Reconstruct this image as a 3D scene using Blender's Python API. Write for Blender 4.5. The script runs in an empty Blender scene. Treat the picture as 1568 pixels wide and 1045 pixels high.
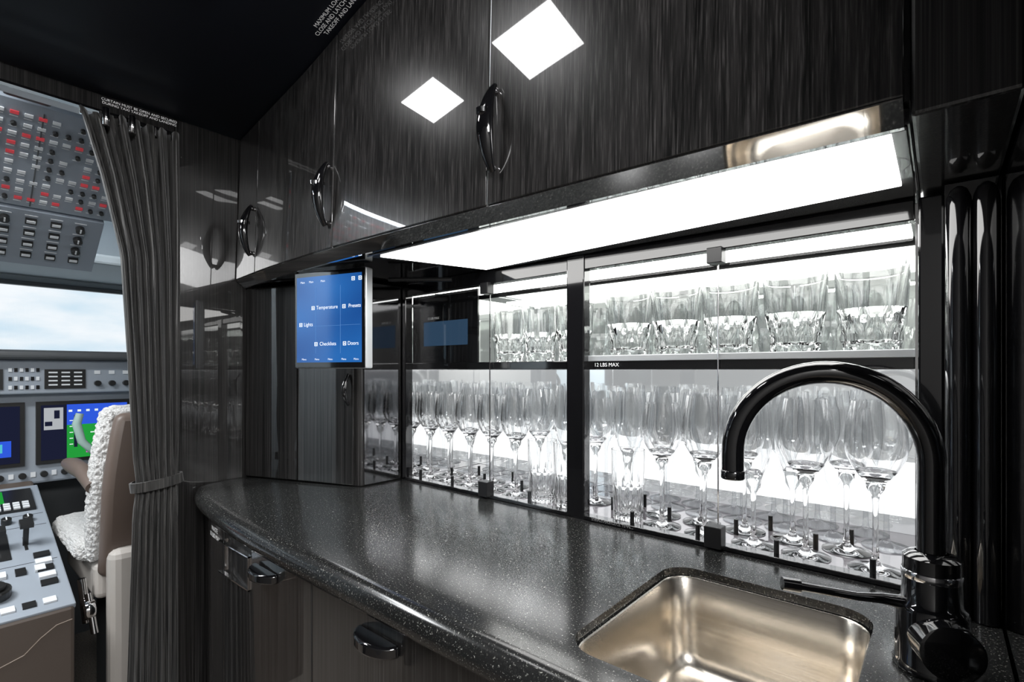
import bpy, bmesh, math, random
from mathutils import Vector, Matrix
random.seed(4)
D=bpy.data; SC=bpy.context.scene; COL=SC.collection
SC.view_settings.view_transform='Standard'
SC.view_settings.exposure=.18

# ---------------------------------------------------------------- materials
def newmat(name):
    m=D.materials.new(name); m.use_nodes=True
    nt=m.node_tree; b=nt.nodes['Principled BSDF']
    return m,nt,b
def P(name,col,rough=.5,metal=0,coat=0,emit=None,es=0,spec=None,coat_r=.03):
    m,nt,b=newmat(name)
    b.inputs['Base Color'].default_value=(*col,1)
    b.inputs['Roughness'].default_value=rough
    b.inputs['Metallic'].default_value=metal
    b.inputs['Coat Weight'].default_value=coat
    b.inputs['Coat Roughness'].default_value=coat_r
    if spec is not None: b.inputs['Specular IOR Level'].default_value=spec
    if emit:
        b.inputs['Emission Color'].default_value=(*emit,1); b.inputs['Emission Strength'].default_value=es
    return m
def noise(nt,scale,mapscale=None,detail=4,rough=.6):
    tc=nt.nodes.new('ShaderNodeTexCoord'); n=nt.nodes.new('ShaderNodeTexNoise')
    n.inputs['Scale'].default_value=scale; n.inputs['Detail'].default_value=detail; n.inputs['Roughness'].default_value=rough
    mp=nt.nodes.new('ShaderNodeMapping')
    if mapscale: mp.inputs['Scale'].default_value=mapscale
    nt.links.new(tc.outputs['Object'],mp.inputs['Vector']); nt.links.new(mp.outputs[0],n.inputs['Vector'])
    return n
def ramp(nt,src,stops):
    r=nt.nodes.new('ShaderNodeValToRGB'); e=r.color_ramp.elements
    while len(e)<len(stops): e.new(.5)
    for i,(p,c) in enumerate(stops):
        e[i].position=p; e[i].color=(*c,1) if len(c)==3 else c
    nt.links.new(src,r.inputs[0]); return r
def mixc(nt,a,b,fac=.5,mode='MIX'):
    m=nt.nodes.new('ShaderNodeMix'); m.data_type='RGBA'; m.blend_type=mode
    m.inputs[0].default_value=fac
    nt.links.new(a,m.inputs[6]); nt.links.new(b,m.inputs[7]); return m.outputs[2]
def wood(name,dark=.009,light=.060,coat=1.0,rough=.3):
    m,nt,b=newmat(name)
    n1=noise(nt,1,(90,90,.5),3); r1=ramp(nt,n1.outputs['Fac'],[(.40,(dark,)*3),(.66,(light,light*.94,light*.93))])
    n2=noise(nt,1,(430,430,2.2),4,.6); r2=ramp(nt,n2.outputs['Fac'],[(.40,(dark*.5,)*3),(.54,(light*.6,light*.57,light*.56)),(.70,(light*2.4,light*2.28,light*2.25))])
    c=mixc(nt,r1.outputs[0],r2.outputs[0],.6)
    nt.links.new(c,b.inputs['Base Color'])
    b.inputs['Roughness'].default_value=rough; b.inputs['Coat Weight'].default_value=coat; b.inputs['Coat Roughness'].default_value=.02
    b.inputs['Coat IOR'].default_value=1.6
    b.inputs['Specular IOR Level'].default_value=.3
    return m
WOOD=wood('macassar_wood_gloss')
WOODB=wood('bulkhead_wood',.005,.034)
BLACK=P('black_gloss',(.006,.006,.007),.08,coat=1)
BLACKS=P('black_satin',(.012,.012,.013),.35)
CEIL=P('ceiling_black_leather',(.008,.010,.016),.5,spec=.3)
CHROME=P('chrome',(.75,.75,.76),.08,1)
MIRROR=P('mirror_strip',(.9,.9,.9),.04,1)
SILVER=P('silver',(.72,.74,.76),.35,.5)
WHITE=P('white_label',(.85,.85,.85),.5,emit=(1,1,1),es=.15)
WALLM=P('cabin_wall',(.24,.235,.23),.4)
def granite():
    m,nt,b=newmat('speckled_solid_surface')
    n=noise(nt,380,None,2); r=ramp(nt,n.outputs['Fac'],[(.0,(.010,.011,.011)),(.61,(.017,.018,.018)),(.67,(.13,.13,.12)),(.73,(.42,.42,.39))])
    n2=noise(nt,190,None,2); r2=ramp(nt,n2.outputs['Fac'],[(.0,(.012,.013,.013)),(.67,(.018,.018,.018)),(.73,(.24,.24,.22)),(.79,(.45,.45,.42))])
    c=mixc(nt,r.outputs[0],r2.outputs[0],1,'LIGHTEN')
    nt.links.new(c,b.inputs['Base Color']); b.inputs['Roughness'].default_value=.17
    b.inputs['Specular IOR Level'].default_value=.55
    return m
GRAN=granite()
def steel():
    m,nt,b=newmat('brushed_steel')
    n=noise(nt,1,(6,400,400),3); r=ramp(nt,n.outputs['Fac'],[(.3,(.62,.57,.50)),(.7,(.76,.71,.64))])
    nt.links.new(r.outputs[0],b.inputs['Base Color']); b.inputs['Metallic'].default_value=1; b.inputs['Roughness'].default_value=.25
    return m
STEEL=steel()
def glass(name,rough=0,col=(1,1,1)):
    m,nt,b=newmat(name); b.inputs['Base Color'].default_value=(*col,1)
    b.inputs['Transmission Weight'].default_value=1; b.inputs['Roughness'].default_value=rough; b.inputs['IOR'].default_value=1.52
    return m
GLASS=glass('crystal')
def pane(name,edge,base=.04,mid=(.93,.94,.94),mul=.8):
    # thin-walled glass: transparency + mirror reflection growing at grazing angles
    m,nt,b=newmat(name); nt.nodes.remove(b)
    t=nt.nodes.new('ShaderNodeBsdfTransparent'); g=nt.nodes.new('ShaderNodeBsdfGlossy'); g.inputs['Roughness'].default_value=0
    lw=nt.nodes.new('ShaderNodeLayerWeight'); lw.inputs[0].default_value=.5
    pw=nt.nodes.new('ShaderNodeMath'); pw.operation='POWER'; pw.inputs[1].default_value=4.5; nt.links.new(lw.outputs['Facing'],pw.inputs[0])
    ma=nt.nodes.new('ShaderNodeMath'); ma.operation='MULTIPLY_ADD'; ma.inputs[1].default_value=mul; ma.inputs[2].default_value=base; nt.links.new(pw.outputs[0],ma.inputs[0])
    r=ramp(nt,lw.outputs['Facing'],[(0,(.98,.985,.985)),(.7,mid),(1,edge)]); nt.links.new(r.outputs[0],t.inputs[0])
    mx=nt.nodes.new('ShaderNodeMixShader')
    nt.links.new(ma.outputs[0],mx.inputs[0]); nt.links.new(t.outputs[0],mx.inputs[1]); nt.links.new(g.outputs[0],mx.inputs[2])
    nt.links.new(mx.outputs[0],nt.nodes['Material Output'].inputs[0]); return m
PANE=pane('door_pane_glass',(.9,.93,.92))
THIN=pane('thin_blown_glass',(.10,.11,.12),.06,(.90,.91,.92),.6)
def emis(name,col,s): return P(name,(0,0,0),.5,emit=col,es=s,spec=0)
LIGHT=emis('led_panel',(1,.99,.97),5.5)
SQL=emis('ceiling_lamp_led',(1,1,1),12)
BACK=emis('back_glow',(.97,.985,1),1.3)  # painted glow for the bright LED reflection in the mirrored back
BACKM=P('mirror_back_panel',(.86,.88,.88),.03,1,emit=(.95,.98,1),es=.33)  # mirror with a glow added to brighten the lower bay
BACKU=P('upper_mirror_back_panel',(.82,.87,.83),.03,1,emit=(.93,1,.95),es=.23)  # upper mirror, brightened by a glow of its own
TRAY=P('tray_acrylic',(.40,.37,.40),.08,coat=1)

# ---------------------------------------------------------------- mesh builder
class MB:
    def __init__(s): s.v=[];s.f=[];s.m=[]
    def add(s,vs,fs,mi=0,M=None):
        o=len(s.v)
        for v in vs:
            v=Vector(v); s.v.append(M@v if M else v)
        for f in fs: s.f.append([i+o for i in f]); s.m.append(mi)
    def box(s,x0,x1,y0,y1,z0,z1,mi=0,M=None):
        vs=[(x,y,z) for x in(x0,x1) for y in(y0,y1) for z in(z0,z1)]
        s.add(vs,[(0,1,3,2),(4,6,7,5),(0,4,5,1),(2,3,7,6),(0,2,6,4),(1,5,7,3)],mi,M)
    def lathe(s,prof,n=32,mi=0,M=None,fn=None,caps=False):
        vs=[];fs=[]
        for k,(r,z) in enumerate(prof):
            for i in range(n):
                a=2*math.pi*i/n; rr=r*(fn(a,z,k) if fn else 1)
                vs.append((rr*math.cos(a),rr*math.sin(a),z))
        for k in range(len(prof)-1):
            for i in range(n):
                j=(i+1)%n; fs.append((k*n+i,k*n+j,(k+1)*n+j,(k+1)*n+i))
        if caps:
            fs.append(tuple(range(n))[::-1]); fs.append(tuple((len(prof)-1)*n+i for i in range(n)))
        s.add(vs,fs,mi,M)
    def cyl(s,c,r,h,mi=0,n=20,M=None,axis='z'):
        R=Matrix.Translation(c)
        if axis=='x': R=R@Matrix.Rotation(math.pi/2,4,'Y')
        if axis=='y': R=R@Matrix.Rotation(-math.pi/2,4,'X')
        b=min(r,h)*.12
        s.lathe([(r-b,0),(r,b),(r,h-b),(r-b,h)],n,mi,(M@R) if M else R,caps=True)
    def tube(s,pts,rad,n=14,mi=0,sc=(1,1)):
        pts=[Vector(p) for p in pts]; L=len(pts)
        if not hasattr(rad,'__len__'): rad=[rad]*L
        t=(pts[1]-pts[0]).normalized(); up=Vector((0,0,1)) if abs(t.z)<.9 else Vector((1,0,0))
        u=t.cross(up).normalized(); vs=[];fs=[]
        for k in range(L):
            t=(pts[min(k+1,L-1)]-pts[max(k-1,0)]).normalized()
            u=(u-t*u.dot(t)).normalized(); w=t.cross(u)
            for i in range(n):
                a=2*math.pi*i/n; vs.append(pts[k]+(u*math.cos(a)*sc[0]+w*math.sin(a)*sc[1])*rad[k])
        for k in range(L-1):
            for i in range(n):
                j=(i+1)%n; fs.append((k*n+i,k*n+j,(k+1)*n+j,(k+1)*n+i))
        fs.append(tuple(range(n))[::-1]); fs.append(tuple((L-1)*n+i for i in range(n)))
        s.add(vs,fs,mi)
    def mesh(s,name,mats,smooth=None):
        me=D.meshes.new(name); me.from_pydata([tuple(v) for v in s.v],[],s.f)
        for m in mats: me.materials.append(m)
        for p,mi in zip(me.polygons,s.m): p.material_index=mi
        bm=bmesh.new(); bm.from_mesh(me); bmesh.ops.recalc_face_normals(bm,faces=bm.faces[:])
        if smooth is not None:
            for f in bm.faces: f.smooth=True
            for e in bm.edges:
                if len(e.link_faces)==2 and e.calc_face_angle(0)>math.radians(smooth): e.smooth=False
        bm.to_mesh(me); bm.free(); me.update(); return me
    def obj(s,name,mats,parent=None,bevel=0,smooth=None,seg=2,solid=0):
        me=s.mesh(name,mats if isinstance(mats,(list,tuple)) else [mats],smooth)
        o=D.objects.new(name,me); COL.objects.link(o)
        if parent: o.parent=parent
        if solid: md=o.modifiers.new('s','SOLIDIFY'); md.thickness=solid; md.offset=0
        if bevel:
            md=o.modifiers.new('b','BEVEL'); md.width=bevel; md.segments=seg; md.limit_method='ANGLE'; md.angle_limit=math.radians(40)
        return o
def empty(name):
    e=D.objects.new(name,None); COL.objects.link(e); e.empty_display_size=.05; return e
def box(name,x0,x1,y0,y1,z0,z1,mat,parent=None,bevel=0,seg=2):
    b=MB(); b.box(x0,x1,y0,y1,z0,z1); return b.obj(name,mat,parent,bevel,seg=seg)
def text(name,s,loc,u,v,size,mat,parent=None,align='CENTER'):
    c=D.curves.new(name,'FONT'); c.body=s; c.size=size; c.align_x=align; c.align_y='CENTER'; c.materials.append(mat)
    o=D.objects.new(name,c); COL.objects.link(o)
    u=Vector(u).normalized(); v=Vector(v); v=(v-u*v.dot(u)).normalized(); n=u.cross(v)
    M=Matrix((u,v,n)).transposed().to_4x4(); M.translation=Vector(loc); o.matrix_world=M
    if parent: o.parent=parent
    return o
def interp(tab,x):
    if x<=tab[0][0]: return tab[0][1]
    for (a,ya),(b,yb) in zip(tab,tab[1:]):
        if x<=b:
            t=(x-a)/(b-a); return ya+(yb-ya)*t
    return tab[-1][1]
def smooth_i(tab,x,w=.12):
    return sum(interp(tab,x+d) for d in (-w,-w/2,0,w/2,w))/5

# ---------------------------------------------------------------- shape functions
def zc(x): return smooth_i([(-2.2,1.975),(-1.7,1.98),(-1.43,1.988),(-1.19,2.012),(-.98,2.062),(-.6,2.15),(-.3,2.17),(3,2.17)],x,.08)
def yf(x): return smooth_i([(-2,.672),(-1.7,.655),(-1.45,.632),(-1.1,.622),(-.6,.638),(0,.665),(.3,.67)],x,.12)
LEAN=.03
def slab(name,xa,xb,z0,z1,yfun,y2,mat,parent=None,lean=0,zref=0,nz=6,bevel=0,yb=None):
    b=MB(); nx=max(2,int((xb-xa)/.04)); V=[];F=[]
    for side in (0,1):
        for i in range(nx+1):
            x=xa+(xb-xa)*i/nx; zt=z1(x) if callable(z1) else z1
            for k in range(nz+1):
                z=z0+(zt-z0)*k/nz; y=yfun(x)+lean*(z-zref)
                if side: y=yb if yb is not None else y+y2
                V.append((x,y,z))
    W=nz+1; N=(nx+1)*W
    for i in range(nx):
        for k in range(nz):
            a=i*W+k; F+= [(a,a+W,a+W+1,a+1),(N+a,N+a+1,N+a+W+1,N+a+W)]
    for i in range(nx):
        a=i*W; F+=[(a,N+a,N+a+W,a+W)]; a=i*W+nz; F+=[(a,a+W,N+a+W,N+a)]
    for k in range(nz):
        a=k; F+=[(a,a+1,N+a+1,N+a)]; a=nx*W+k; F+=[(a,N+a,N+a+1,a+1)]
    b.add(V,F); return b.obj(name,mat,parent,bevel,smooth=35)

# ---------------------------------------------------------------- room shell
def carpet():
    m,nt,b=newmat('carpet'); n=noise(nt,180,None,4); r=ramp(nt,n.outputs['Fac'],[(.3,(.07,.06,.05)),(.7,(.20,.17,.145))])
    nt.links.new(r.outputs[0],b.inputs['Base Color']); b.inputs['Roughness'].default_value=.95; return m
CARPET=carpet()
box('floor',-3.4,1.6,-1.0,1.36,-.05,0,CARPET)
b=MB(); V=[];F=[]; n=50
for i in range(n+1):
    x=-1.74+(1.6+1.74)*i/n
    for y,z in ((-1.0,0),(1.4,0),(1.4,.04),(-1.0,.04)): V.append((x,y,zc(x)+z))
for i in range(n):
    a=i*4
    for k in range(4): F.append((a+k,a+(k+1)%4,a+4+(k+1)%4,a+4+k))
F+=[(0,1,2,3),(n*4+3,n*4+2,n*4+1,n*4)]
b.add(V,F); b.obj('ceiling',CEIL,smooth=40)
box('wall_opposite',-1.7,1.6,-1.05,-1.0,0,2.3,WALLM)
box('wall_aft',1.6,1.65,-1.05,1.4,0,2.3,WALLM)
box('wall_galley_rear',-1.7,1.6,1.36,1.40,0,2.3,BLACKS)
bk=empty('wall_bulkhead')
box('panel_right',-1.74,-1.70,.488,1.36,0,1.975,WOODB,bk,.004)
box('panel_header',-1.74,-1.70,-1.0,.488,1.93,1.975,WOODB,bk,.003)
box('panel_left',-1.74,-1.70,-1.0,-.35,0,1.93,WOODB,bk,.003)
box('jamb_trim',-1.745,-1.695,.480,.488,0,1.93,BLACK,bk,.002)
box('header_trim',-1.745,-1.692,-.35,.488,1.922,1.93,SILVER,bk,.002)
text('header_label','CURTAIN MUST BE OPEN AND SECURED\nDURING TAXI TAKEOFF AND LANDING',(-1.698,.405,1.959),(0,1,0),(0,0,1),.0095,WHITE,bk)
for i,(x,y,s) in enumerate(((-.755,.262,.088),(-1.085,.318,.064),(.6,-.1,.08))):
    M=Matrix.Translation((x,y,zc(x)-.004))@Matrix.Rotation(-math.atan((zc(x+.05)-zc(x-.05))/.1),4,'Y')
    b=MB(); b.box(-s,s,-s,s,-.006,.0,0,M); b.box(-s-.006,s+.006,-s-.006,s+.006,-.003,.004,1,M)
    b.obj('ceiling_light' ,[SQL,BLACKS])

# ---------------------------------------------------------------- overhead cabinet
oc=empty('overhead_cabinet')
Z0=1.528
slab('carcass',-1.698,-.025,Z0+.002,lambda x:zc(x)-.004,lambda x:yf(x)+.022,0,BLACKS,oc,lean=LEAN,zref=Z0,yb=1.3)
seams=[-1.697,-1.53,-1.08,-.60,-.027]
for a,c in zip(seams,seams[1:]):
    slab('door_leaf',a+.002,c-.002,Z0,lambda x:zc(x)-.006,yf,.018,WOOD,oc,lean=LEAN,zref=Z0,bevel=.0015)
for s in seams[1:-1]:
    slab('seam_strip',s-.0015,s+.0015,Z0,lambda x:zc(x)-.01,lambda x:yf(x)+.003,.012,SILVER,oc,lean=LEAN,zref=Z0)
b=MB();V=[];F=[];n=50
for i in range(n+1):
    x=-1.697+(1.697-.03)*i/n; y=yf(x)
    for dy,z in ((.002,Z0-.001),(.0,Z0-.004),(.026,1.504),(.034,1.504),(.034,Z0-.001)): V.append((x,y+dy,z))
for i in range(n):
    a=i*5
    for k in range(5): F.append((a+k,a+(k+1)%5,a+5+(k+1)%5,a+5+k))
F+=[(0,1,2,3,4),tuple(n*5+k for k in(4,3,2,1,0))]
b.add(V,F); b.obj('mirror_edge_strip',MIRROR,oc)
slab('underside_plate',-1.697,-.026,1.510,1.527,lambda x:yf(x)+.035,0,BLACK,oc,nz=1,yb=1.34)
def handle(xc,name='door_handle'):
    b=MB(); z0,z1=Z0+.052,Z0+.2; pts=[];rad=[]
    for i in range(25):
        t=i/24; z=z0+(z1-z0)*t; y=yf(xc)+LEAN*(z-Z0)-.006-.022*math.sin(math.pi*t)**.8
        pts.append((xc,y,z)); rad.append(.005+.008*math.sin(math.pi*t))
    b.tube(pts,rad,14,0,(1.3,.9))
    for z in (z0+.008,z1-.008):
        y=yf(xc)+LEAN*(z-Z0); b.cyl((xc,y-.014,z),.006,.014,1,14,axis='y')
    y=yf(xc)+LEAN*.12-.026
    b.tube([(xc,y,Z0+.142),(xc,y-.0005,Z0+.150)],.0137,14,1,(1.3,.9))
    b.obj(name,[BLACK,CHROME],oc,smooth=50)
handle(-.582);handle(-1.10);handle(-1.555)
box('end_filler',-.024,.062,.668,1.3,1.506,2.16,WOODB,oc,.004)
lp=empty('under_cabinet_light')
def poly(name,pts,z0,z1,mat,parent,bevel=0):
    b=MB(); n=len(pts); V=[(x,y,z0) for x,y in pts]+[(x,y,z1) for x,y in pts]
    F=[tuple(range(n))[::-1],tuple(range(n,2*n))]+[(i,(i+1)%n,n+(i+1)%n,n+i) for i in range(n)]
    b.add(V,F); return b.obj(name,mat,parent,bevel)
poly('frame',[(-1.02,.680),(-.91,.975),(-.028,.975),(-.028,.702),(-.5,.680)],1.5055,1.5095,P('frame_grey',(.10,.10,.10),.15,coat=1),lp,.001)
poly('diffuser',[(-.985,.692),(-.90,.958),(-.042,.902),(-.042,.703)],1.5025,1.5054,LIGHT,lp,.001)
text('ceiling_label','MAXIMUM LOAD 25 LBS\nCLOSE AND LATCH FOR TAXI\nTAKEOFF AND LANDING',(-1.02,.606,zc(-1.02)-.008),(1,0,.2),(0,-1,0),.014,WHITE)

# ---------------------------------------------------------------- counter
OUT=[(-1.695,.56),(-1.685,.54),(-1.655,.522),(-1.60,.508),(-1.53,.496),(-1.4,.480),(-1.25,.467),(-1.1,.459),(-.95,.456),(-.6,.455),(.062,.455)]
pts=[(.062,.985),(-1.695,.985)]+OUT
bm=bmesh.new(); vs=[bm.verts.new((x,y,.845)) for x,y in pts]; f=bm.faces.new(vs)
r=bmesh.ops.extrude_face_region(bm,geom=[f]); top=[v for v in r['geom'] if isinstance(v,bmesh.types.BMVert)]
for v in top: v.co.z=.90
bmesh.ops.recalc_face_normals(bm,faces=bm.faces[:])
ed=[e for e in bm.edges if abs(e.verts[0].co.z-e.verts[1].co.z)<1e-5 and max(e.verts[0].co.y,e.verts[1].co.y)<.58]
bmesh.ops.bevel(bm,geom=ed,offset=.0265,segments=7,affect='EDGES',profile=.5)
for f in bm.faces: f.smooth=True
for e in bm.edges:
    if len(e.link_faces)==2 and e.calc_face_angle(0)>math.radians(35): e.smooth=False
me=D.meshes.new('countertop'); bm.to_mesh(me); bm.free(); me.materials.append(GRAN)
ct=D.objects.new('countertop',me); COL.objects.link(ct)
def rrect(x0,x1,y0,y1,r,n=8):
    P_=[]
    for cx,cy,a0 in ((x1-r,y1-r,0),(x0+r,y1-r,90),(x0+r,y0+r,180),(x1-r,y0+r,270)):
        for i in range(n+1):
            a=math.radians(a0+90*i/n); P_.append((cx+r*math.cos(a),cy+r*math.sin(a)))
    return P_
SX0,SX1,SY0,SY1=-.362,-.068,.522,.866
cut=poly('cutter',rrect(SX0,SX1,SY0,SY1,.045),.80,.95,GRAN,None)
md=ct.modifiers.new('bool','BOOLEAN'); md.operation='DIFFERENCE'; md.object=cut; md.solver='EXACT'
bpy.context.view_layer.objects.active=ct; ct.select_set(True)
bpy.ops.object.modifier_apply(modifier='bool'); D.objects.remove(cut,do_unlink=True)
b=MB(); rings=[(.0025,.886,.043),(.0035,.8865,.043),(.0055,.884,.043),(.007,.80,.043),(.010,.765,.043),(.016,.748,.044),(.026,.737,.046),(.045,.733,.05),(.09,.731,.04)]
V=[];F=[];N=None
for ins,z,r in rings:
    R=rrect(SX0+ins,SX1-ins,SY0+ins,SY1-ins,r); N=len(R); V+=[(x,y,z) for x,y in R]
for k in range(len(rings)-1):
    for i in range(N): F.append((k*N+i,k*N+(i+1)%N,(k+1)*N+(i+1)%N,(k+1)*N+i))
F.append(tuple((len(rings)-1)*N+i for i in range(N)))
b.add(V,F); sk=empty('kitchen_sink'); b.obj('basin',STEEL,sk,smooth=60)
b=MB(); b.lathe([(.0,.7325),(.02,.7325),(.022,.734),(.036,.736),(.04,.7325)],32,0,Matrix.Translation((-.217,.68,0))); b.obj('drain',CHROME,sk,smooth=50)

# ---------------------------------------------------------------- faucet
fc=empty('gooseneck_faucet')
fx,fy=-.008,.752; H=1.242
b=MB(); M=Matrix.Translation((fx,fy,0))
b.lathe([(.0,.901),(.036,.901),(.037,.905),(.034,.910),(.034,.968),(.032,.974),(.028,.978),(.027,1.02),(.027,1.028),(.022,1.032),(.0155,1.034)],36,0,M)
b.lathe([(.0275,1.004),(.0282,1.005),(.0282,1.012),(.0275,1.013)],36,1,M)
b.obj('body',[BLACK,CHROME],fc,smooth=50)
ex,ey=-.207,.690; dv=Vector((ex-fx,ey-fy,0)); R=dv.length/2; dv.normalize(); c0=Vector((fx,fy,H-.107))
pts=[(fx,fy,1.02),(fx,fy,1.06),(fx,fy,1.10)]
for i in range(33):
    a=math.pi-math.pi*i/32
    pts.append(tuple(c0+dv*(R+R*math.cos(a))+Vector((0,0,R*math.sin(a)))))
pts+=[(ex,ey,H-.125),(ex,ey,H-.138)]
b=MB(); b.tube(pts,.0138,24,0); b.cyl((ex,ey,H-.142),.0148,.012,0,24); b.obj('spout',BLACK,fc,smooth=50)
b=MB()
b.tube([(fx,fy,.943),(fx+.018,fy-.050,.943),(fx+.0185,fy-.0515,.943)],[.029,.029,.026],28)
b.tube([(fx-.02,fy-.01,.972),(fx-.045,fy-.022,.975),(-.075,fy-.04,.977),(-.128,fy-.07,.984)],[.0085,.006,.0048,.005],14)
b.tube([(-.128,fy-.07,.984),(-.145,fy-.08,.986)],[.0075,.0075],14)
b.obj('lever_handle',BLACK,fc,smooth=50)

# ---------------------------------------------------------------- lower cabinets
lc=empty('base_cabinet')
def yl(x): return interp(OUT,x)+.035
slab('carcass_front',-1.66,.060,.09,.843,lambda x:yl(x)+.02,.01,BLACKS,lc,nz=2)
slab('carcass_bottom',-1.66,.060,.09,.11,lambda x:yl(x)+.03,0,BLACKS,lc,nz=1,yb=.98)
ls=[-1.66,-1.42,-.92,-.45,.060]
for a,c in zip(ls,ls[1:]):
    slab('door_leaf',a+.002,c-.002,.10,.838,yl,.018,WOODB,lc,nz=2,bevel=.0015)
slab('toe_kick',-1.64,.06,.0,.09,lambda x:yl(x)+.06,0,BLACKS,lc,nz=1,yb=.98)
for xc in (-.70,-1.12):
    b=MB(); y=yl(xc)
    P_=[(xc+.055*math.cos(math.pi*i/16),y-.0-.034*math.sin(math.pi*i/16)) for i in range(17)]
    n=len(P_); V=[(px,py,.79) for px,py in P_]+[(px,py,.81) for px,py in P_]
    b.add(V,[tuple(range(n)),tuple(range(n,2*n))[::-1]]+[(i,(i+1)%n,n+(i+1)%n,n+i) for i in range(n)])
    b.obj('cup_pull',BLACK,lc,.004,smooth=40)
b=MB()
for (x0,x1,z0,z1) in ((-1.40,-1.22,.806,.809),(-1.40,-1.22,.729,.732),(-1.40,-1.397,.729,.809),(-1.223,-1.22,.729,.809)):
    y=min(yl(x0),yl(x1))-.004; b.box(x0,x1,y,y+.01,z0,z1)
b.obj('chrome_frame',CHROME,lc)
text('drawer_label','WASTE\n10 LBS MAX',(-1.50,yl(-1.5)-.004,.80),(1,-.1,0),(0,0,1),.018,WHITE,lc)

# ---------------------------------------------------------------- tower (left of glass cabinet)
tw=empty('tower_cabinet')
poly('carcass',[(-1.292,.985),(-1.292,.842),(-1.30,.836),(-1.697,.686),(-1.697,.985)],.9015,1.5035,WOOD,tw,.002)
box('side_mirror_panel',-1.291,-1.288,.85,.98,.905,1.50,P('dark_mirror',(.25,.25,.26),.05,1),tw)
d=Vector((.397,.150,0)).normalized(); nrm=Vector((d.y,-d.x,0))
M=Matrix((d,nrm,Vector((0,0,1)))).transposed().to_4x4(); M.translation=Vector((-1.697,.686,0))
b=MB()
b.box(.006,.21,.001,.010,.906,1.498,0,M); b.box(.214,.415,.001,.010,.906,1.498,0,M); b.obj('doors',WOODB,tw,.0015)
b=MB(); b.tube([M@Vector((.40,.012+.02*math.sin(math.pi*i/12),1.14+.09*i/12)) for i in range(13)],[.004+.004*math.sin(math.pi*i/12) for i in range(13)],12)
b.obj('latch_handle',BLACK,tw,smooth=50)

# ---------------------------------------------------------------- touch screen
ts=empty('touchscreen_monitor')
p1=Vector((-1.324,.661,0)); p2=Vector((-1.097,.728,0)); su=(p2-p1).normalized(); sn=Vector((su.y,-su.x,0)); W=(p2-p1).length
SM=Matrix((su,sn,Vector((0,0,1)))).transposed().to_4x4(); SM.translation=p1
b=MB(); b.box(0,W,-.028,0,1.246,1.502,0,SM); b.obj('housing',SILVER,ts,.004)
b=MB(); b.box(.001,W-.001,.0,.003,1.248,1.500,0,SM); b.obj('bezel',BLACK,ts,.001)
def screenmat():
    m,nt,b=newmat('screen_blue'); n=noise(nt,3,(1,1,2),1); r=ramp(nt,n.outputs['Fac'],[(.3,(.010,.065,.26)),(.7,(.020,.14,.44))])
    nt.links.new(r.outputs[0],b.inputs['Emission Color']); b.inputs['Emission Strength'].default_value=1; b.inputs['Base Color'].default_value=(0,0,0,1); b.inputs['Roughness'].default_value=.1
    return m
b=MB(); b.box(.008,W-.010,.003,.0036,1.262,1.488,0,SM); b.obj('display',screenmat(),ts)
TX=emis('ui_white',(.85,.92,1),1.2); TL=emis('ui_line',(.15,.35,.75),.8)
def sp(u,z,o=.0045): return SM@Vector((u,o,z))
for s,u,z in (('Temperature',.114,1.405),('Presets',.205,1.405),('Lights',.05,1.362),('Checklists',.117,1.310),('Doors',.20,1.310)):
    text('ui_'+s.lower(),s,sp(u,z),su,(0,0,1),.0135,TX,ts)
for u in (.035,.08,.125,.17,.21): text('ui_foot','Menu',sp(u,1.27),su,(0,0,1),.007,TX,ts)
for u in (.03,.06,.1): text('ui_head','Main',sp(u,1.474),su,(0,0,1),.008,TX,ts)
b=MB(); b.box(.012,W-.014,.0036,.0041,1.357,1.3575,0,SM); b.box(.158,.1585,.0036,.0041,1.285,1.46,0,SM); b.box(.075,.0755,.0036,.0041,1.285,1.46,0,SM)
b.obj('ui_lines',TL,ts)
b=MB()
def icon(u,z,s=.005):
    for a,c,e,f in ((-s,s,-s,-s+.0015),(-s,s,s-.0015,s),(-s,-s+.0015,-s,s),(s-.0015,s,-s,s),(-s*.3,s*.3,-s*.3,s*.3)):
        b.box(u+a,u+c,.0036,.0042,z+e,z+f,0,SM)
for u,z in ((.066,1.405),(.170,1.405),(.023,1.362),(.076,1.310),(.172,1.310),(.2,1.474),(.222,1.474)): icon(u,z)
b.obj('ui_icons',TX,ts)
b=MB(); b.tube([SM@Vector((W*.5,-.028,1.38)),SM@Vector((W*.42,-.085,1.38))],.014,16)
b.tube([(-1.13,.82,1.485),(-1.0,.93,1.485)],.006,12)
b.obj('mount_arm',BLACKS,ts)

# ---------------------------------------------------------------- glass display cabinet
gc=empty('glassware_cabinet')
GX0,GX1=-1.287,-.030
box('floor_tray',GX0,GX1,1.012,1.34,.885,.899,TRAY,gc)
box('back_glow_band',GX0,GX1,1.335,1.345,.935,1.05,BACK,gc)
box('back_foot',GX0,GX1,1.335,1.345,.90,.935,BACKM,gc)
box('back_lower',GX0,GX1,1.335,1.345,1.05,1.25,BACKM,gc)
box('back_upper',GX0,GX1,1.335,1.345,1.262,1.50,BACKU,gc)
box('side_left',GX0-.004,GX0,.99,1.34,.90,1.50,MIRROR,gc)
box('side_right',GX1,GX1+.004,1.0,1.34,.90,1.50,CHROME,gc)
box('shelf',GX0,GX1,1.015,1.335,1.250,1.262,P('shelf_acrylic',(.6,.62,.62),.1),gc)
box('shelf_front_trim',GX0,GX1,1.006,1.014,1.243,1.264,BLACK,gc,.002)
box('shelf_front_rail',-.665,GX1,1.003,1.006,1.262,1.275,SILVER,gc,.001)
box('frame_top',GX0,GX1,.988,1.012,1.472,1.5098,BLACK,gc,.002)
box('frame_bottom',GX0,GX1,.986,1.012,.8995,.909,BLACK,gc,.002)
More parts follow.
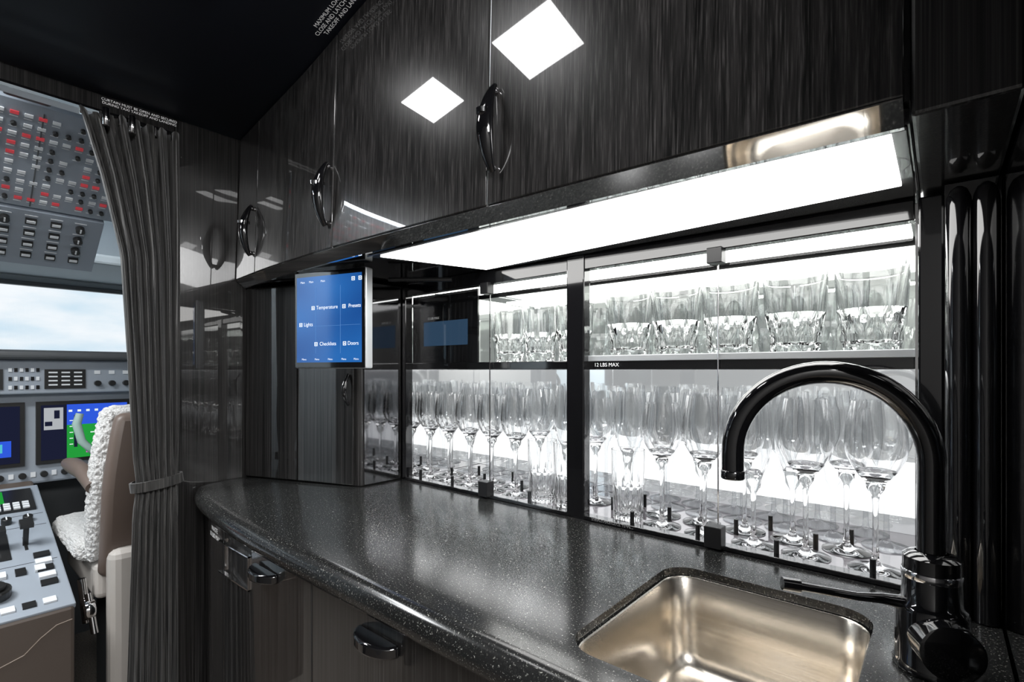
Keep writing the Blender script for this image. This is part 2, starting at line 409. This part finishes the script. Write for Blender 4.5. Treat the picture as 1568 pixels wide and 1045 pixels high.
box('frame_left',GX0-.002,GX0+.018,.984,1.012,.90,1.505,BLACK,gc,.002)
box('frame_mid',-.668,-.620,.984,1.012,.90,1.505,BLACK,gc,.003)
box('dark_side_panel',-1.27,-.985,1.014,1.02,1.264,1.47,BLACK,gc)
box('painted_reflection',-1.215,-1.025,1.0125,1.0145,1.315,1.388,emis('reflection_blue',(.07,.15,.27),.34),gc)  # blue-grey reflection in the dark panel, painted as a glowing box
b=MB()
b.box(GX0+.03,GX1-.01,1.03,1.22,1.492,1.500); b.obj('top_led',emis('cabinet_led',(1,1,.97),5),gc)
b=MB(); b.box(GX0+.03,GX1-.01,1.09,1.20,1.246,1.2495); b.obj('shelf_led',emis('shelf_led',(1,1,1),4),gc)
for a,c in ((-1.27,-.928),(-.924,-.668),(-.62,-.329),(-.325,-.03)):
    b=MB(); b.add([(a,1.0,.905),(c,1.0,.905),(c,1.0,1.475),(a,1.0,1.475)],[(0,1,2,3)]); b.obj('glass_door',PANE,gc)
b=MB()
for x in (-.926,-.327):
    b.box(x-.0015,x+.0015,.998,1.002,.91,1.472,1)
    b.box(x-.018,x+.014,.972,1.001,.905,.945,0)
    b.box(x-.014,x+.014,.975,1.001,1.445,1.475,0)
b.obj('door_clasps',[BLACKS,CHROME],gc,.003)
text('shelf_label','12 LBS MAX',(-.57,.998,1.2535),(1,0,0),(0,0,1),.012,WHITE,gc)
text('shelf_label','12 LBS MAX',(-1.17,1.0115,1.398),(1,0,0),(0,0,1),.010,WHITE,gc)
text('compartment_label','MAX CAPACITY THIS\nCOMPARTMENT 12 LBS',(-.55,.984,.905),(1,0,0),(0,-1,1),.010,WHITE,gc)
b=MB()
for i in range(26):
    x=GX0+.05+i*.048; 
    b.cyl((x,(1.018,1.105,1.18)[i%3],.899),.0045,.032,0,12)
b.obj('tray_pegs',BLACKS,gc)

def wine(h=.29,rb=.046,rr=.036,hb=.15,thin=False):
    b=MB(); z0=h-hb; pr=[(.0005,0),(.040,0),(.0405,.0015),(.033,.004),(.012,.008),(.0055,.016),(.0045,.04),(.0045,z0-.03),(.006,z0-.012),(.013,z0)]
    out=[]; N=14
    for i in range(1,N+1):
        t=i/N; 
        r=rb*math.sin(min(1,t/.5)*math.pi/2)**.75 if t<.5 else rb+(rr-rb)*((t-.5)/.5)**1.6
        out.append((max(r,.014),z0+hb*t))
    pr+=out
    if not thin:
        pr+=[(r-.0026,z) for r,z in out[::-1] if z>z0+.025]+[(.012,z0+.032),(.0005,z0+.027)]
    b.lathe(pr,48); return b.mesh('stem_glass',[THIN if thin else GLASS],60)
def high(h=.15,r=.036,thin=False):
    b=MB(); pr=[(.0005,0),(r*.86,0),(r*.9,.003),(r*.92,h*.45),(r*.95,h*.5),(r,h),(r-.002,h),(r*.93-.003,h*.5),(r*.80-.003,.024),(r*.7,.02),(.0005,.018)]
    if thin: pr=pr[:6]
    b.lathe(pr,48,fn=lambda a,z,k:(1-.09*abs(math.cos(a*6)) if z<h*.47 and k<5 else 1)); return b.mesh('highball_glass',[THIN if thin else GLASS],20)
def tumb(h=.135,r=.056,thin=False):
    b=MB(); pr=[(.0005,0),(r*.72,0),(r*.80,.004)]
    for i in range(1,10): pr.append((r*(.80+.12*i/10),.004+(h*.5-.004)*i/10))
    pr+=[(r*.93,h*.53),(r,h)]
    if not thin: pr+=[(r-.0028,h),(r*.86,h*.53),(r*.70,.030),(r*.5,.026),(.0005,.024)]
    def fn(a,z,k):
        if not (2<=k<=11) : return 1
        return 1-.07*abs(math.cos(a*4+z*45))-.07*abs(math.cos(a*4-z*45))
    b.lathe(pr,64,fn=fn); return b.mesh('tumbler',[THIN if thin else GLASS],14)
WI=wine(); WI2=wine(.27,.043,.036,.13); FL=wine(.30,.034,.028,.185); HI=high(.16,.038); TU=tumb(.160,.055); TU2=tumb(.145,.050)
WIt=wine(.285,.041,.034,.14,thin=True); FLt=wine(.30,.032,.027,.185,True); TUt=tumb(.15,.048,True); HIt=high(.17,.038,True)
WG=empty('stemware'); HG=empty('highball_glasses'); TG=empty('whiskey_tumblers')  # first group holds wine glasses and champagne flutes together
def put(me,par,x,y,z):
    o=D.objects.new(me.name,me); COL.objects.link(o); o.parent=par; o.location=(x,y,z); o.rotation_euler=(0,0,random.random()*3)
zf=.8995
T={'w':(WI,WG),'v':(WI2,WG),'f':(FL,WG),'h':(HI,HG),'W':(WIt,WG),'F':(FLt,WG),'H':(HIt,HG)}
for x,k in ((-.085,'w'),(-.190,'w'),(-.280,'f'),(-.375,'w'),(-.468,'v'),(-.550,'h'),(-.715,'h'),(-.797,'h'),(-.885,'v'),(-.975,'v'),(-1.065,'v'),(-1.155,'v'),(-1.24,'v')):
    me,pa=T[k]; put(me,pa,x,1.062,zf)
for x,k in zip([-.136-.091*i for i in range(13)],'vfvfwfvfwfvfv'):
    me,pa=T[k]; put(me,pa,x,1.140,zf)
for i in range(14): 
    me,pa=T['WFWW'[i%4]]; put(me,pa,-.08-i*.088,1.215,zf)
for i in range(13):
    me,pa=T['FWF'[i%3]]; put(me,pa,-.12-i*.088,1.290,zf)
for i,x in enumerate((-.092,-.210,-.328,-.440,-.552,-.705,-.81,-.915)): put(TU if i<5 else TU2,TG,x,1.072,1.2625)
for i in range(9): put(TUt,TG,-.15-i*.108,1.170,1.2625)
for i in range(9): put(TUt,TG,-.10-i*.108,1.268,1.2625)

# ---------------------------------------------------------------- right side trim
tr=empty('trim_right_column')
box('wall_side_right',.064,.10,.44,1.36,0,2.165,BLACK,None,.003)
box('post',-.026,.004,.975,1.3,.902,1.502,BLACK,tr,.003)
b=MB()
for x in (.019,.047): b.lathe([(.0145,.902),(.0145,1.47),(.013,1.482),(.009,1.492),(.003,1.497)],28,0,Matrix.Translation((x,.935,0)),caps=True)
b.box(.004,.062,.935,1.3,.902,1.502); b.obj('fluted_column',BLACK,tr,smooth=50)

# ---------------------------------------------------------------- curtain
def curtmat():
    m,nt,b=newmat('curtain_fabric'); n=noise(nt,1,(160,260,4),3); r=ramp(nt,n.outputs['Fac'],[(.35,(.012,.012,.012)),(.7,(.095,.092,.088))])
    nt.links.new(r.outputs[0],b.inputs['Base Color']); b.inputs['Roughness'].default_value=.4; b.inputs['Sheen Weight'].default_value=.2; return m
CM=curtmat()
cu=empty('doorway_curtain'); b=MB();V=[];F=[];nx,nz=200,70
for k in range(nz+1):
    z=1.912-1.88*k/nz
    yl_=interp([(0,.352),(.85,.378),(.93,.388),(1.0,.380),(1.25,.368),(1.55,.352),(1.75,.31),(1.93,.262)],z)
    pinch=1-.55*math.exp(-((z-.93)/.09)**2)
    for i in range(nx+1):
        s=i/nx; ph=2*math.pi*(7.5*s**.9)
        amp=.021*pinch*(1 if s>.12 else s/.12*.8+.2)
        y=yl_+(.482-yl_)*s+.004*math.sin(ph*2+z)
        V.append((-1.662+amp*math.sin(ph+.25*math.sin(z*3))+.004*math.sin(ph*2.7+z*5),y,z-.012*math.sin(math.pi*min(1,s*3))*(k==0)))
for k in range(nz):
    for i in range(nx):
        a=k*(nx+1)+i; F.append((a,a+1,a+nx+2,a+nx+1))
b.add(V,F); b.obj('cloth',CM,cu,smooth=180,solid=.002)
b=MB(); b.lathe([(.056,-.014),(.062,-.013),(.062,.013),(.056,.014)],40,0,Matrix.Translation((-1.662,.434,.93))@Matrix.Rotation(.12,4,'X')@Matrix.Diagonal((.52,1.02,1,1)))
b.obj('tie_back',CM,cu,smooth=50)
b=MB(); b.box(-1.678,-1.660,-.3,.486,1.912,1.918)
for i in range(6): b.cyl((-1.66,.27+i*.04,1.892),.004,.022,1,10)
b.obj('curtain_rail',[BLACK,CHROME],cu)
b=MB()
for y in (.315,.37): b.cyl((-1.632,y,1.870),.008,.045,0,14)
b.obj('curtain_hook',CHROME,cu,smooth=50)

# ---------------------------------------------------------------- cockpit
CG=P('cockpit_grey',(.28,.315,.36),.5); CGD=P('cockpit_dark_grey',(.08,.085,.09),.45); LINE=P('cockpit_lining',(.40,.45,.48),.7)
BR=P('cockpit_brown_trim',(.10,.078,.065),.55); KN=P('knob_black',(.015,.015,.015),.3); KW=P('key_white',(.70,.72,.74),.4)
KR=P('legend_red',(.45,.05,.06),.4,emit=(.8,.06,.08),es=.2); 
ck=empty('wall_cockpit')
box('side_right',-3.3,-1.74,1.0,1.04,0,2.2,LINE,ck); box('side_left',-3.3,-1.74,-1.04,-1.0,0,2.2,LINE,ck)
box('nose_lower',-3.14,-3.10,-1.0,1.0,0,1.28,CGD,ck); box('nose_upper',-3.14,-3.10,-1.0,1.0,1.63,2.1,LINE,ck)
for y in (-1.0,.02,.86): box('window_post',-3.14,-3.10,y,y+(.14 if y!=.02 else .05),1.28,1.63,LINE,ck)
box('window_sill_bar',-3.10,-3.07,-1.0,1.0,1.615,1.635,CGD,ck,.005)
box('ceiling_lining',-3.14,-1.745,-1.0,1.0,2.06,2.10,LINE,ck)
box('ceiling_front',-3.1,-2.52,-1.0,1.0,1.66,1.70,LINE,ck,.01)
box('window_1',-3.125,-3.12,.07,.86,1.28,1.63,PANE); box('window_2',-3.125,-3.12,-.86,.02,1.28,1.63,PANE)
op=empty('overhead_switch_panel')
U=Vector((0,1,0)); Vd=Vector((-.5,0,-.36)).normalized(); Nn=Vector((.36,0,-.5)).normalized()
OM=Matrix((U,Vd,Nn)).transposed().to_4x4(); OM.translation=Vector((-1.98,0,1.985))
b=MB(); b.box(-.35,.46,-.02,.36,-.03,0,0,OM); b.box(-.35,.435,.37,.62,-.03,.006,0,OM)
for x in (-.2,.02,.24): b.box(x-.002,x+.002,0,.355,0,.0025,1,OM)
b.obj('panel_plate',[CG,CGD],op,.004)
b=MB()
for j in range(10):
    v=.02+j*.034
    for i in range(26):
        u=-.33+i*.030
        if random.random()<.10: continue
        mi=random.choice([0,0,1,1,2])
        if j%2==0: mi=random.choice([1,1,2,2,0])
        if mi==0: b.cyl((u,v,0),.0065,.012,0,8,OM)
        else: b.box(u-.009,u+.009,v-.005,v+.005,0,.004,2 if mi==2 else 1,OM)
        b.box(u-.010,u+.008,v+.012,v+.0145,0,.001,1,OM)
for j in range(4):
    for i in range(12):
        u=-.32+i*.063; v=.41+j*.052
        k=random.random()
        if k<.45: b.cyl((u,v,.006),.013,.02,0,14,OM); b.box(u-.002,u+.002,v-.012,v+.004,.026,.028,1,OM)
        else: b.box(u-.014,u+.014,v-.010,v+.010,.006,.016,0,OM); b.box(u-.011,u+.011,v-.007,v+.003,.016,.018,1,OM)
        b.box(u-.016,u+.016,v-.022,v-.019,.006,.0072,1,OM)
b.obj('switches',[KN,KW,KR],op)
box('dome_lamp',-1.94,-1.90,.15,.25,1.99,2.055,KN,None,.008)
ip=empty('instrument_panel')
box('panel_body',-3.0,-2.86,-.9,.95,.77,1.22,CG,ip,.01)
box('glareshield',-3.09,-2.74,-.95,.97,1.285,1.322,CGD,ip,.015,3)
box('guidance_panel',-2.88,-2.80,-.5,.75,1.145,1.285,CG,ip,.006)
b=MB(); X=-2.80
b.box(X,X+.006,.34,.47,1.165,1.245,0); b.box(X,X+.006,.02,.22,1.165,1.245,0)
for j in range(4):
    for i in range(3): b.box(X+.006,X+.007,.352+i*.04,.38+i*.04*.98,1.178+j*.017,1.184+j*.017,1)
for i in range(6):
    for j in range(3):
        b.box(X,X+.005,.235+i*.016,.245+i*.016,1.165+j*.035,1.18+j*.035,1+(i+j)%2)
for i in range(4): b.cyl((X,.51+i*.05,1.185),.012,.02,0,14,axis='x'); b.box(X,X+.004,.50+i*.05,.52+i*.05,1.225,1.24,1)
b.obj('guidance_controls',[KN,KW,CHROME],ip)
X=-2.86
DG=emis('disp_green',(.02,.36,.05),.8);DB=emis('disp_blue',(.03,.10,.70),.9);DK=emis('disp_black',(.01,.012,.03),1);DW=emis('disp_white',(.8,.9,.9),.9);DM=emis('disp_magenta',(.7,.1,.6),.9);DBR=emis('disp_cyan',(.1,.6,.7),.8)
DGR=P('disp_grey',(0,0,0),emit=(.45,.47,.5),es=.8)
def disp(y0,y1,z0,z1,kind):
    b=MB(); b.box(X,X+.015,y0-.015,y1+.015,z0-.015,z1+.015,0); b.box(X+.015,X+.017,y0,y1,z0,z1,1)
    w=y1-y0;h=z1-z0; e=X+.0175
    def q(a,c,f,g,mi): b.box(e,e+.001,y0+a*w,y0+c*w,z0+f*h,z0+g*h,mi)
    if kind=='pfd':
        q(.28,1,.0,.62,2); q(.28,1,.62,1,3)
        q(.02,.24,.05,.42,1); q(.03,.24,.55,.95,5)
        e+=.001
        for i in range(6): q(.30+i*.1,.34+i*.1,.86,.9,4)
        q(.55,.75,.45,.47,4); q(.36,.40,.2,.8,1); q(.85,.9,.2,.8,1); q(.5,.8,.08,.12,6); q(.04,.12,.62,.7,1); q(.14,.2,.75,.9,1)
        for i in range(5): q(.31,.35,.25+i*.11,.265+i*.11,4); q(.91,.96,.25+i*.11,.265+i*.11,4)
    else:
        for i in range(9): q(.08+.3*(i%2),.3+.5*random.random(),.92-i*.05,.935-i*.05,random.choice([4,4,7,2]))
        q(.2,.5,.12,.4,5); q(.55,.9,.12,.4,3); e+=.001; q(.25,.45,.2,.3,4); q(.62,.8,.2,.35,7)
    b.obj('display',[KN,DK,DG,DB,DW,DGR,DM,DBR],ip)
disp(.335,.625,.865,1.095,'pfd'); disp(.02,.272,.865,1.095,'map'); disp(-.3,-.04,.865,1.095,'map'); disp(.66,.9,.865,1.095,'map')
b=MB()
for i in range(10): b.cyl((X,.02+i*.065,.81),.012,.018,0,12,axis='x'); b.box(X,X+.004,.045+i*.065,.06+i*.065,.80,.82,1)
b.obj('lower_controls',[KN,KW],ip)
b=MB(); b.tube([(-2.75,.50,.84),(-2.62,.50,.90)],.02,14)
b.tube([(-2.60,.42,1.07),(-2.60,.41,1.03),(-2.60,.425,.96),(-2.60,.46,.915),(-2.61,.50,.90),(-2.60,.54,.915),(-2.60,.575,.96),(-2.60,.59,1.03),(-2.60,.58,1.07)],[.013,.015,.014,.013,.015,.013,.014,.015,.013],14)
b.obj('control_yoke',P('yoke_grey',(.35,.48,.44),.4),smooth=60)
pd=empty('centre_pedestal')
def prof(name,pr,y0,y1,mat,bev=.01):
    b=MB(); n=len(pr); V=[(x,y0,z) for x,z in pr]+[(x,y1,z) for x,z in pr]
    b.add(V,[tuple(range(n)),tuple(range(n,2*n))[::-1]]+[(i,(i+1)%n,n+(i+1)%n,n+i) for i in range(n)]); return b.obj(name,mat,pd,bev)
prof('base',[(-2.0,0),(-2.0,.53),(-2.15,.56),(-2.855,.79),(-2.855,0)],-.02,.312,BR)
b=MB(); b.tube([(-1.9995,.305,.49),(-1.9995,.27,.485),(-1.9995,.235,.46),(-1.9995,.20,.425),(-1.9995,.15,.41),(-1.9995,-.02,.405)],.0015,8); b.obj('trim_line',P('trim_tan',(.25,.20,.16),.4),pd)
PV=Vector((-.705,0,.23)).normalized(); PN=Vector((.23,0,.705)).normalized()
PM=Matrix((U,PV,PN)).transposed().to_4x4(); PM.translation=Vector((-2.10,0,.555))
b=MB(); b.box(-.02,.315,-.10,.70,-.006,.012,0,PM); b.obj('top_plate',CG,pd,.004)
b=MB()
b.box(.02,.29,.50,.66,.012,.022,0,PM); b.box(.03,.21,.56,.65,.022,.024,3,PM)
for i in range(10):
    for j in range(3): b.box(.03+i*.025,.048+i*.025,.505+j*.017,.517+j*.017,.022,.028,1,PM)
b.box(.03,.20,.20,.36,.012,.016,0,PM)
for y in (.06,.105,.17): 
    b.box(y-.006,y+.006,.27,.285,.012,.07,2,PM); b.box(y-.020,y+.020,.258,.296,.068,.088,4 if y<.12 else 0,PM)
b.box(.235,.243,.24,.32,.012,.015,0,PM); b.box(.232,.246,.27,.282,.012,.09,0,PM); b.box(.222,.256,.255,.295,.085,.10,0,PM)
b.cyl((.15,.02,.012),.035,.03,0,20,PM); b.cyl((.15,.02,.042),.022,.012,0,20,PM)
for i in range(6): b.box(.02+i*.045,.045+i*.045,.10,.13,.012,.022,i%2,PM); b.box(.02+i*.045,.05+i*.045,-.07,-.045,.012,.018,(0,1)[i%2],PM)
for i in range(5): b.box(.25,.29,.02+i*.04,.045+i*.04,.012,.02,i%2,PM)
for v in (.16,.39,.47): b.box(-.01,.305,v,v+.002,.012,.0128,0,PM)
for i in range(5): b.cyl((.04+i*.055,.43,.012),.014,.022,0,16,PM); b.box(.038+i*.055,.042+i*.055,.42,.44,.034,.036,1,PM)
b.obj('levers_and_keys',[KN,KW,CHROME,DG,P('lever_red',(.5,.03,.04),.4)],pd,.002)
st=empty('pilot_seat')
def fleece():
    m,nt,b=newmat('sheepskin'); n=noise(nt,140,None,5); r=ramp(nt,n.outputs['Fac'],[(.3,(.52,.51,.50)),(.7,(.80,.80,.79))]); nt.links.new(r.outputs[0],b.inputs['Base Color'])
    bp=nt.nodes.new('ShaderNodeBump'); bp.inputs['Strength'].default_value=.9; bp.inputs['Distance'].default_value=.01; nt.links.new(n.outputs['Fac'],bp.inputs['Height']); nt.links.new(bp.outputs[0],b.inputs['Normal']); b.inputs['Roughness'].default_value=1; return m
FL_=fleece(); LE=P('seat_shell_tan',(.12,.09,.075),.45); BE=P('seat_beige',(.45,.42,.39),.5)
TXC=D.textures.new('fleece_tufts','CLOUDS'); TXC.noise_scale=.011
def fluffy(o):
    md=o.modifiers.new('sub','SUBSURF'); md.subdivision_type='SIMPLE'; md.levels=4; md.render_levels=4
    md=o.modifiers.new('d','DISPLACE'); md.texture=TXC; md.strength=.014; md.mid_level=.45
def seatback(name,x0,x1,y0,y1,z0,z1,lean,mat,bev):
    b=MB(); n=8
    V=[];F=[]
    for k in range(n+1):
        t=k/n; z=z0+(z1-z0)*t; w=1-.22*max(0,t-.5)**1.5*2; xo=lean*t+ .03*math.sin(t*3.1)
        ym=(y0+y1)/2; hw=(y1-y0)/2*w
        V+=[(x0+xo,ym-hw,z),(x1+xo,ym-hw,z),(x1+xo,ym+hw,z),(x0+xo,ym+hw,z)]
    for k in range(n):
        for j in range(4): F.append((k*4+j,k*4+(j+1)%4,k*4+4+(j+1)%4,k*4+4+j))
    F+=[(0,1,2,3),tuple(n*4+j for j in (3,2,1,0))]
    b.add(V,F); return b.obj(name,mat,st,bev,smooth=30,seg=4)
seatback('back_shell',-2.14,-2.08,.385,.84,.56,1.10,.05,LE,.025)
fluffy(seatback('sheepskin_back',-2.22,-2.135,.362,.86,.60,1.12,.05,FL_,.03))
fluffy(box('cushion',-2.62,-2.16,.338,.86,.60,.68,FL_,st,.035,4))
box('seat_pan',-2.60,-2.12,.38,.84,.48,.60,BE,st,.02,3)
box('side_fairing',-2.10,-2.02,.40,.82,.10,.66,BE,st,.03,3)
box('pedestal_base',-2.50,-2.15,.45,.78,0,.48,CGD,st,.02)
b=MB(); b.tube([(-2.10,.372,.86),(-2.2,.365,.90),(-2.32,.36,.905),(-2.44,.36,.90)],[.02,.026,.028,.02],14); b.obj('armrest',LE,st,smooth=60)
b=MB(); b.tube([(-2.12,.36,.42),(-2.14,.35,.56)],.012,10); b.tube([(-2.06,.37,.40),(-2.10,.36,.52)],.01,10); b.cyl((-2.09,.345,.47),.03,.03,0,16,axis='y'); b.obj('recline_mechanism',CHROME,st,smooth=50)

# ---------------------------------------------------------------- lights
def area(name,loc,rot,sx,sy,e,col=(1,1,1)):
    l=D.lights.new(name,'AREA'); l.shape='RECTANGLE'; l.size=sx;l.size_y=sy;l.energy=e;l.color=col
    o=D.objects.new(name,l); COL.objects.link(o); o.location=loc; o.rotation_euler=rot; return o
area('cockpit_fill_light',(-2.0,-.35,2.04),(0,0,0),.4,.8,48,(.97,.99,1))  # fill lamp added under the cockpit ceiling to brighten the panels
area('cabin_fill_light',(.85,-.35,2.14),(0,math.radians(15),0),1.0,1.0,95)  # lamp added aft of the camera to brighten aisle and counter edge
# world sky
w=D.worlds.new('sky'); SC.world=w; w.use_nodes=True; nt=w.node_tree; bg=nt.nodes['Background']
tc=nt.nodes.new('ShaderNodeTexCoord'); n=nt.nodes.new('ShaderNodeTexNoise'); n.inputs['Scale'].default_value=5; n.inputs['Detail'].default_value=6
mp=nt.nodes.new('ShaderNodeMapping'); mp.inputs['Scale'].default_value=(1,1,3); nt.links.new(tc.outputs['Generated'],mp.inputs[0]); nt.links.new(mp.outputs[0],n.inputs['Vector'])
r=ramp(nt,n.outputs['Fac'],[(.34,(.52,.73,.88)),(.60,(.92,.96,1.0))]); nt.links.new(r.outputs[0],bg.inputs[0]); bg.inputs[1].default_value=.98

# ---------------------------------------------------------------- camera
cam=D.cameras.new('camera'); co=D.objects.new('camera',cam); COL.objects.link(co)
co.location=(0,0,1.242); co.rotation_euler=(math.radians(90),0,math.radians(40.3))
cam.sensor_width=36; cam.lens=17.77; cam.shift_y=.0284; cam.clip_start=.01
SC.camera=co
